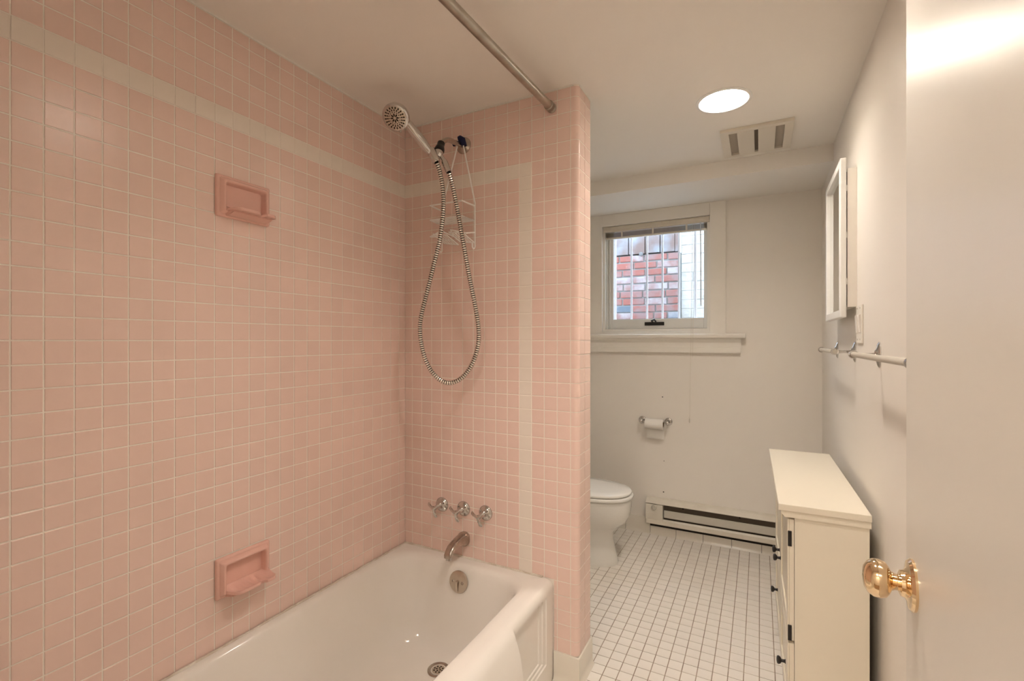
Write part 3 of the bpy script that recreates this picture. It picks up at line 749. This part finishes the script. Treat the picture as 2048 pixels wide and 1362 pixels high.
b = BM(); box(b, .016, .212, 1.065-.248, 1.065+.248, .742, .775, .01, 3); obj('tank_lid', b, 'porcelain', t, True, 40)
b = BM(); tube(b, [(.205, .90, .68), (.222, .90, .68), (.226, .95, .675)], .006, 8); obj('flush_lever', b, 'chrome', t, True)

# ------------------------------------------------------------------ toilet paper holder and roll
t = thing('paper_holder', 'chrome toilet paper holder with two round rosettes on back wall', 'paper holder', (.834, YB, .779))
for x in (.746, .921):
    p_ = obj('rosette', lathe(BM(), [(.0265, 0), (.0265, .003), (.024, .006), (.020, .007), (.018, .011), (.012, .013), (.009, .02), (.0085, .045), (.011, .05), (.012, .058), (.009, .066), (.003, .068)], (x, YB, .779), -Y_, 28), 'chrome', t, True)
RC = Vector((.826, YB-.062, .7655)); 
obj('roller', tube(BM(), [(.752, YB-.056, .779), (.915, YB-.056, .779)], .006, 12), 'chrome', t, True)
t = thing('toilet_paper', 'small white toilet paper roll with a sheet hanging down', 'toilet paper', (.837, YB-.06, .725))
rc = Vector((0, YB-.060, .767))
b = BM(); lathe(b, [(.0205, 0), (.0345, 0), (.0352, .002), (.0352, .117), (.0345, .119), (.0205, .119)], (.779, rc.y, rc.z), X_, 32, False, False); obj('roll', b, 'paper', t, True, 50)
b = BM(); lathe(b, [(.0205, .0005), (.0205, .1185), (.0192, .1185), (.0192, .0005), (.0205, .0005)], (.779, rc.y, rc.z), X_, 24, False, False); obj('core', b, 'cardboard', t, True, 50)
b = BM(); prof = [(rc.y+.0352, rc.z+.005), (rc.y+.036, rc.z-.03), (rc.y+.034, rc.z-.08), (rc.y+.033, .660)]
loft(b, [[(x, y, z) for y, z in prof]+[(x, y+.0008, z) for y, z in prof[::-1]] for x in (.781, .896)]); obj('hanging_sheet', b, 'paper', t)

# ------------------------------------------------------------------ baseboard heater
hx0, hx1 = .781, 1.72; hy0, hy1 = YB-.060, YB-.0085; hz0, hz1 = .086, .249
t = thing('baseboard_heater', 'long cream electric baseboard heater under the window wall', 'heater', (1.2, YB-.03, hz0))
b = BM(); box(b, hx0, hx1, hy1-.006, hy1, hz0, hz1); obj('back_plate', b, 'heater_dark', t)
b = BM(); prism(b, [(YB-.0015, hz1+.006), (YB-.035, hz1+.002), (hy0+.004, hz1-.016), (hy0, hz1-.020), (hy0, hz1-.024), (hy0+.003, hz1-.024), (hy0+.006, hz1-.020), (YB-.036, hz1-.003), (YB-.0015, hz1+.002)], 'x', hx0, hx1); obj('top_cover', b, 'heater_enamel', t)
xc = hx0+.112
b = BM(); box(b, hx0, xc, hy0, hy1-.006, hz0+.030, hz1-.029, .002); ct = obj('control_box', b, 'heater_enamel', t)
dcx = on_y(1308, 1015, hy0)
obj('dial', lathe(BM(), [(.017, 0), (.017, .004), (.0155, .008), (.0145, .0085), (.001, .009)], (hx0+.053, hy0, dcx.z), -Y_, 24), 'heater_panel', ct, True)
b = BM(); box(b, hx0+.051, hx0+.055, hy0-.0115, hy0-.008, dcx.z-.012, dcx.z+.012, .001); obj('pointer', b, 'heater_enamel', ct)
b = BM(); prism(b, [(hy0+.006, hz1-.060), (hy0+.003, hz1-.062), (hy0+.001, hz0+.058), (hy0+.004, hz0+.054), (hy0+.008, hz0+.054), (hy0+.010, hz1-.060)], 'x', xc+.008, hx1-.002); obj('front_panel', b, 'heater_panel', t)
b = BM(); prism(b, [(hy1-.006, hz0), (hy0+.004, hz0), (hy0, hz0+.004), (hy0, hz0+.030), (hy0+.010, hz0+.040), (hy0+.014, hz0+.040), (hy0+.006, hz0+.028), (hy0+.004, hz0+.006), (hy1-.006, hz0+.004)], 'x', hx0, hx1); obj('bottom_rail', b, 'heater_enamel', t)
for u in (1366, 1479.5): 
    q = on_y(u, 1018, hy1-.007); b = BM(); lathe(b, [(.005, 0), (.005, .003)], (q.x, hy1-.006, hz1-.042), -Y_, 10); obj('screw', b, 'dark_gap', t)
b = BM(); box(b, hx0, hx0+.002, hy0, hy1, hz0+.002, hz1-.02); obj('end_plate', b, 'heater_enamel', t)

# ------------------------------------------------------------------ storage cabinet
CW0, CW1, CY0, CY1, CZ = 1.519, 1.770, .060, .945, .795
t = thing('storage_cabinet', 'low cream storage cabinet with dark knobs against the right wall', 'cabinet', (1.65, .5, 0))
parts0 = len(COL.objects)
b = BM(); box(b, CW0, CW1, CY0, CY1, CZ-.022, CZ, .002); obj('top', b, 'cab_paint', t)
b = BM(); prism(b, [(CW0+.008, CZ-.0225), (CW1-.001, CZ-.0225), (CW1-.001, CZ-.043), (CW0+.018, CZ-.043), (CW0+.013, CZ-.034), (CW0+.008, CZ-.032)], 'y', CY0+.005, CY1-.005); obj('moulding', b, 'cab_paint', t)
DXF = 1.546
b = BM(); box(b, DXF+.020, CW1-.004, CY0+.012, CY1-.012, .0, CZ-.0435, .001); obj('carcass', b, 'cab_paint', t)
zs = [(.065, .335), (.345, CZ-.052)]; ym = (CY0+CY1)/2
knobs = [(.553, .455), (.462, .455), (.66, .225), (.11, .235)]
def panel(y0, y1, z0, z1, nm):
    b = BM()
    box(b, DXF+.006, DXF+.019, y0, y1, z0, z1)
    fwid = .05
    for q in ((y0, y0+fwid, z0, z1), (y1-fwid, y1, z0, z1), (y0+fwid, y1-fwid, z0, z0+fwid), (y0+fwid, y1-fwid, z1-fwid, z1)): box(b, DXF, DXF+.006, q[0], q[1], q[2], q[3], .0015, 1)
    return obj(nm, b, 'cab_paint', t)
def knob(par, y, z):
    c = Vector((DXF, y, z)); obj('knob', lathe(BM(), [(.008, 0), (.0055, .003), (.0048, .012), (.011, .016), (.0135, .021), (.012, .026), (.004, .028)], c, -X_, 16), 'cab_dark', par, True)
d1 = panel(CY0+.016, ym-.002, *zs[1], 'door'); d2 = panel(ym+.002, CY1-.016, *zs[1], 'door')
d3 = panel(CY0+.016, ym-.002, *zs[0], 'drawer'); d4 = panel(ym+.002, CY1-.016, *zs[0], 'drawer')
knob(d1, .462, .455); knob(d2, .545, .455); knob(d4, .70, .215); knob(d3, .17, .215)
for dd, yy, zz in ((d1, CY0+.0125, (.655, .30+.045)), (d2, CY1-.0165, (.655, .345))):
    for z in zz: b = BM(); box(b, DXF+.001, DXF+.012, yy-.001, yy+.004, z, z+.05, .001); obj('hinge', b, 'cab_dark', dd)
for o in t.children: pass
t.rotation_euler = (0, 0, radians(.85))

# ------------------------------------------------------------------ mirror cabinet, switch, towel bars on the right wall
t = thing('mirror_cabinet', 'white framed mirror cabinet mounted on the right wall', 'mirror cabinet', (XR, .71, 1.44))
b = BM(); box(b, 1.7705, XR-.0005, .480, .920, 1.461, 1.995, .001); obj('body', b, 'trim_paint', t)
fx0, fx1, fy0, fy1, fz0, fz1 = 1.7464, 1.7675, .478, .934, 1.4205, 2.038; fwid = .032
b = BM()
for q in ((fy0, fy0+fwid, fz0, fz1), (fy1-fwid, fy1, fz0, fz1), (fy0+fwid, fy1-fwid, fz0, fz0+fwid), (fy0+fwid, fy1-fwid, fz1-fwid, fz1)): box(b, fx0, fx1, q[0], q[1], q[2], q[3], .004)
fr = obj('mirror_frame', b, 'can_white', t)
b = BM(); box(b, fx0+.014, fx1-.003, fy0+fwid-.002, fy1-fwid+.002, fz0+fwid-.002, fz1-fwid+.002); obj('mirror', b, 'mirror', t)
for z in (1.56, 1.74, 1.92): obj('hinge', box(BM(), 1.7676, 1.7705, .482, .485, z-.012, z+.012), 'chrome', t)
b = BM(); box(b, 1.7676, 1.7704, .493, .915, 1.47, 1.985); obj('gap_shade', b, 'dark_gap', t)  # dark sheet painting the shade in the gap behind the mirror door

t = thing('light_switch', 'cream wall switch plate below the mirror cabinet', 'light switch', (XR, .405, 1.39))
sy0, sy1, sz0_, sz1_ = .353, .463, 1.322, 1.463
b = BM(); box(b, XR-.006, XR-.0002, sy0, sy1, sz0_, sz1_, .002); obj('plate', b, 'white_plastic', t)
for y in (.382, .434):
    b = BM(); prism(b, [(XR-.006, 1.36), (XR-.0085, 1.362), (XR-.0125, 1.425), (XR-.006, 1.428)], 'y', y-.015, y+.015); obj('rocker', b, 'trim_paint', t)
    for z in (1.336, 1.451): obj('screw', lathe(BM(), [(.003, 0), (.003, .001), (.001, .0014)], (XR-.006, y, z), -X_, 10), 'nickel', t)

def post(par, y, zc=1.2877):
    c = Vector((XR, y, zc)); bx_ = 1.7336
    pl = obj('backplate', lathe(BM(), [(.026, 0), (.026, .003), (.022, .0065), (.012, .010), (.008, .014)], c, -X_, 28, sx=.72, sy=1.55), 'chrome', par, True)
    for z in (zc-.026, zc+.026): obj('screw', lathe(BM(), [(.003, 0), (.0028, .002), (.0012, .002)], (XR-.006, y, z), -X_, 10), 'chrome_worn', pl, True)
    obj('arm', lathe(BM(), [(.008, .010), (.0052, .022), (.0048, .04), (.0065, .054), (.0085, .058)], c, -X_, 16), 'chrome', par, True)
    obj('ring', lathe(BM(), [(.0075, -.008), (.0120, -.0085), (.0132, -.004), (.0132, .004), (.0120, .0085), (.0075, .008), (.0075, -.008)], (bx_, y, zc), Y_, 24, False, False), 'chrome', par, True)
def towel_bar(y0, y1, label):
    t = thing('towel_bar', label, 'towel bar', (XR, (y0+y1)/2, 1.287), 'towel bars on the right wall')
    post(t, y0); post(t, y1)
    obj('bar', tube(BM(), [(1.7336, y0-.012, 1.2877), (1.7336, y1+.012, 1.2877)], .0085, 16), 'steel_towel', t, True)
mat('steel_towel', (196, 188, 174), .3)
towel_bar(.5155, .980, 'towel bar under the mirror cabinet, farther from the door')
towel_bar(-.56, .0925, 'towel bar running behind the open door')

# ------------------------------------------------------------------ door with knob
ea_, hi = Vector((1.6625, -.845, 0)), Vector((1.6065, -1.655, 0))
dd = (hi-ea_); dw = dd.length; ang = math.atan2(dd.y, dd.x)
door = bpy.data.objects.new('door_1', None); COL.objects.link(door); tag(door, 'open glossy cream slab door with a brass knob', 'door', kind='structure')
door.location = hi
dn = Vector((dd.y, -dd.x, 0)).normalized()          # towards the room (left)
if dn.x > 0: dn = -dn
dd.normalize()
def slab(a0, a1, n0, n1, z0, z1, bev):
    b = BM(); box(b, a0, a1, n0, n1, z0, z1, bev)
    M = Matrix((( dd.x, dn.x, 0, ea_.x), (dd.y, dn.y, 0, ea_.y), (0, 0, 1, 0), (0, 0, 0, 1)))
    b.transform(M); return b
obj('slab', slab(0, dw, -.035, 0, .01, 2.045, .002), 'door_paint', door)
for z in (.25, 1.05, 1.85): obj('hinge', slab(dw-.002, dw+.006, -.037, -.020, z-.045, z+.045, .001), 'brass', door)
rp = ea_+dd*.0585+Vector((0, 0, .996)); 
kset = [(-1, rp-dn*.035), (1, rp)]
for s, c in kset:
    ks = obj('knob', lathe(BM(), [(.0105, .010), (.0110, .021), (.013, .0245), (.0185, .027), (.0235, .031), (.0258, .038), (.0252, .045), (.0215, .0515), (.014, .056), (.001, .0575)], c, dn*s, 36), 'brass', door, True)
    obj('rose', lathe(BM(), [(.0340, 0), (.0345, .003), (.0315, .0065), (.022, .008), (.018, .011), (.017, .015), (.0125, .017)], c, dn*s, 36, sx=1, sy=1), 'brass', ks, True)
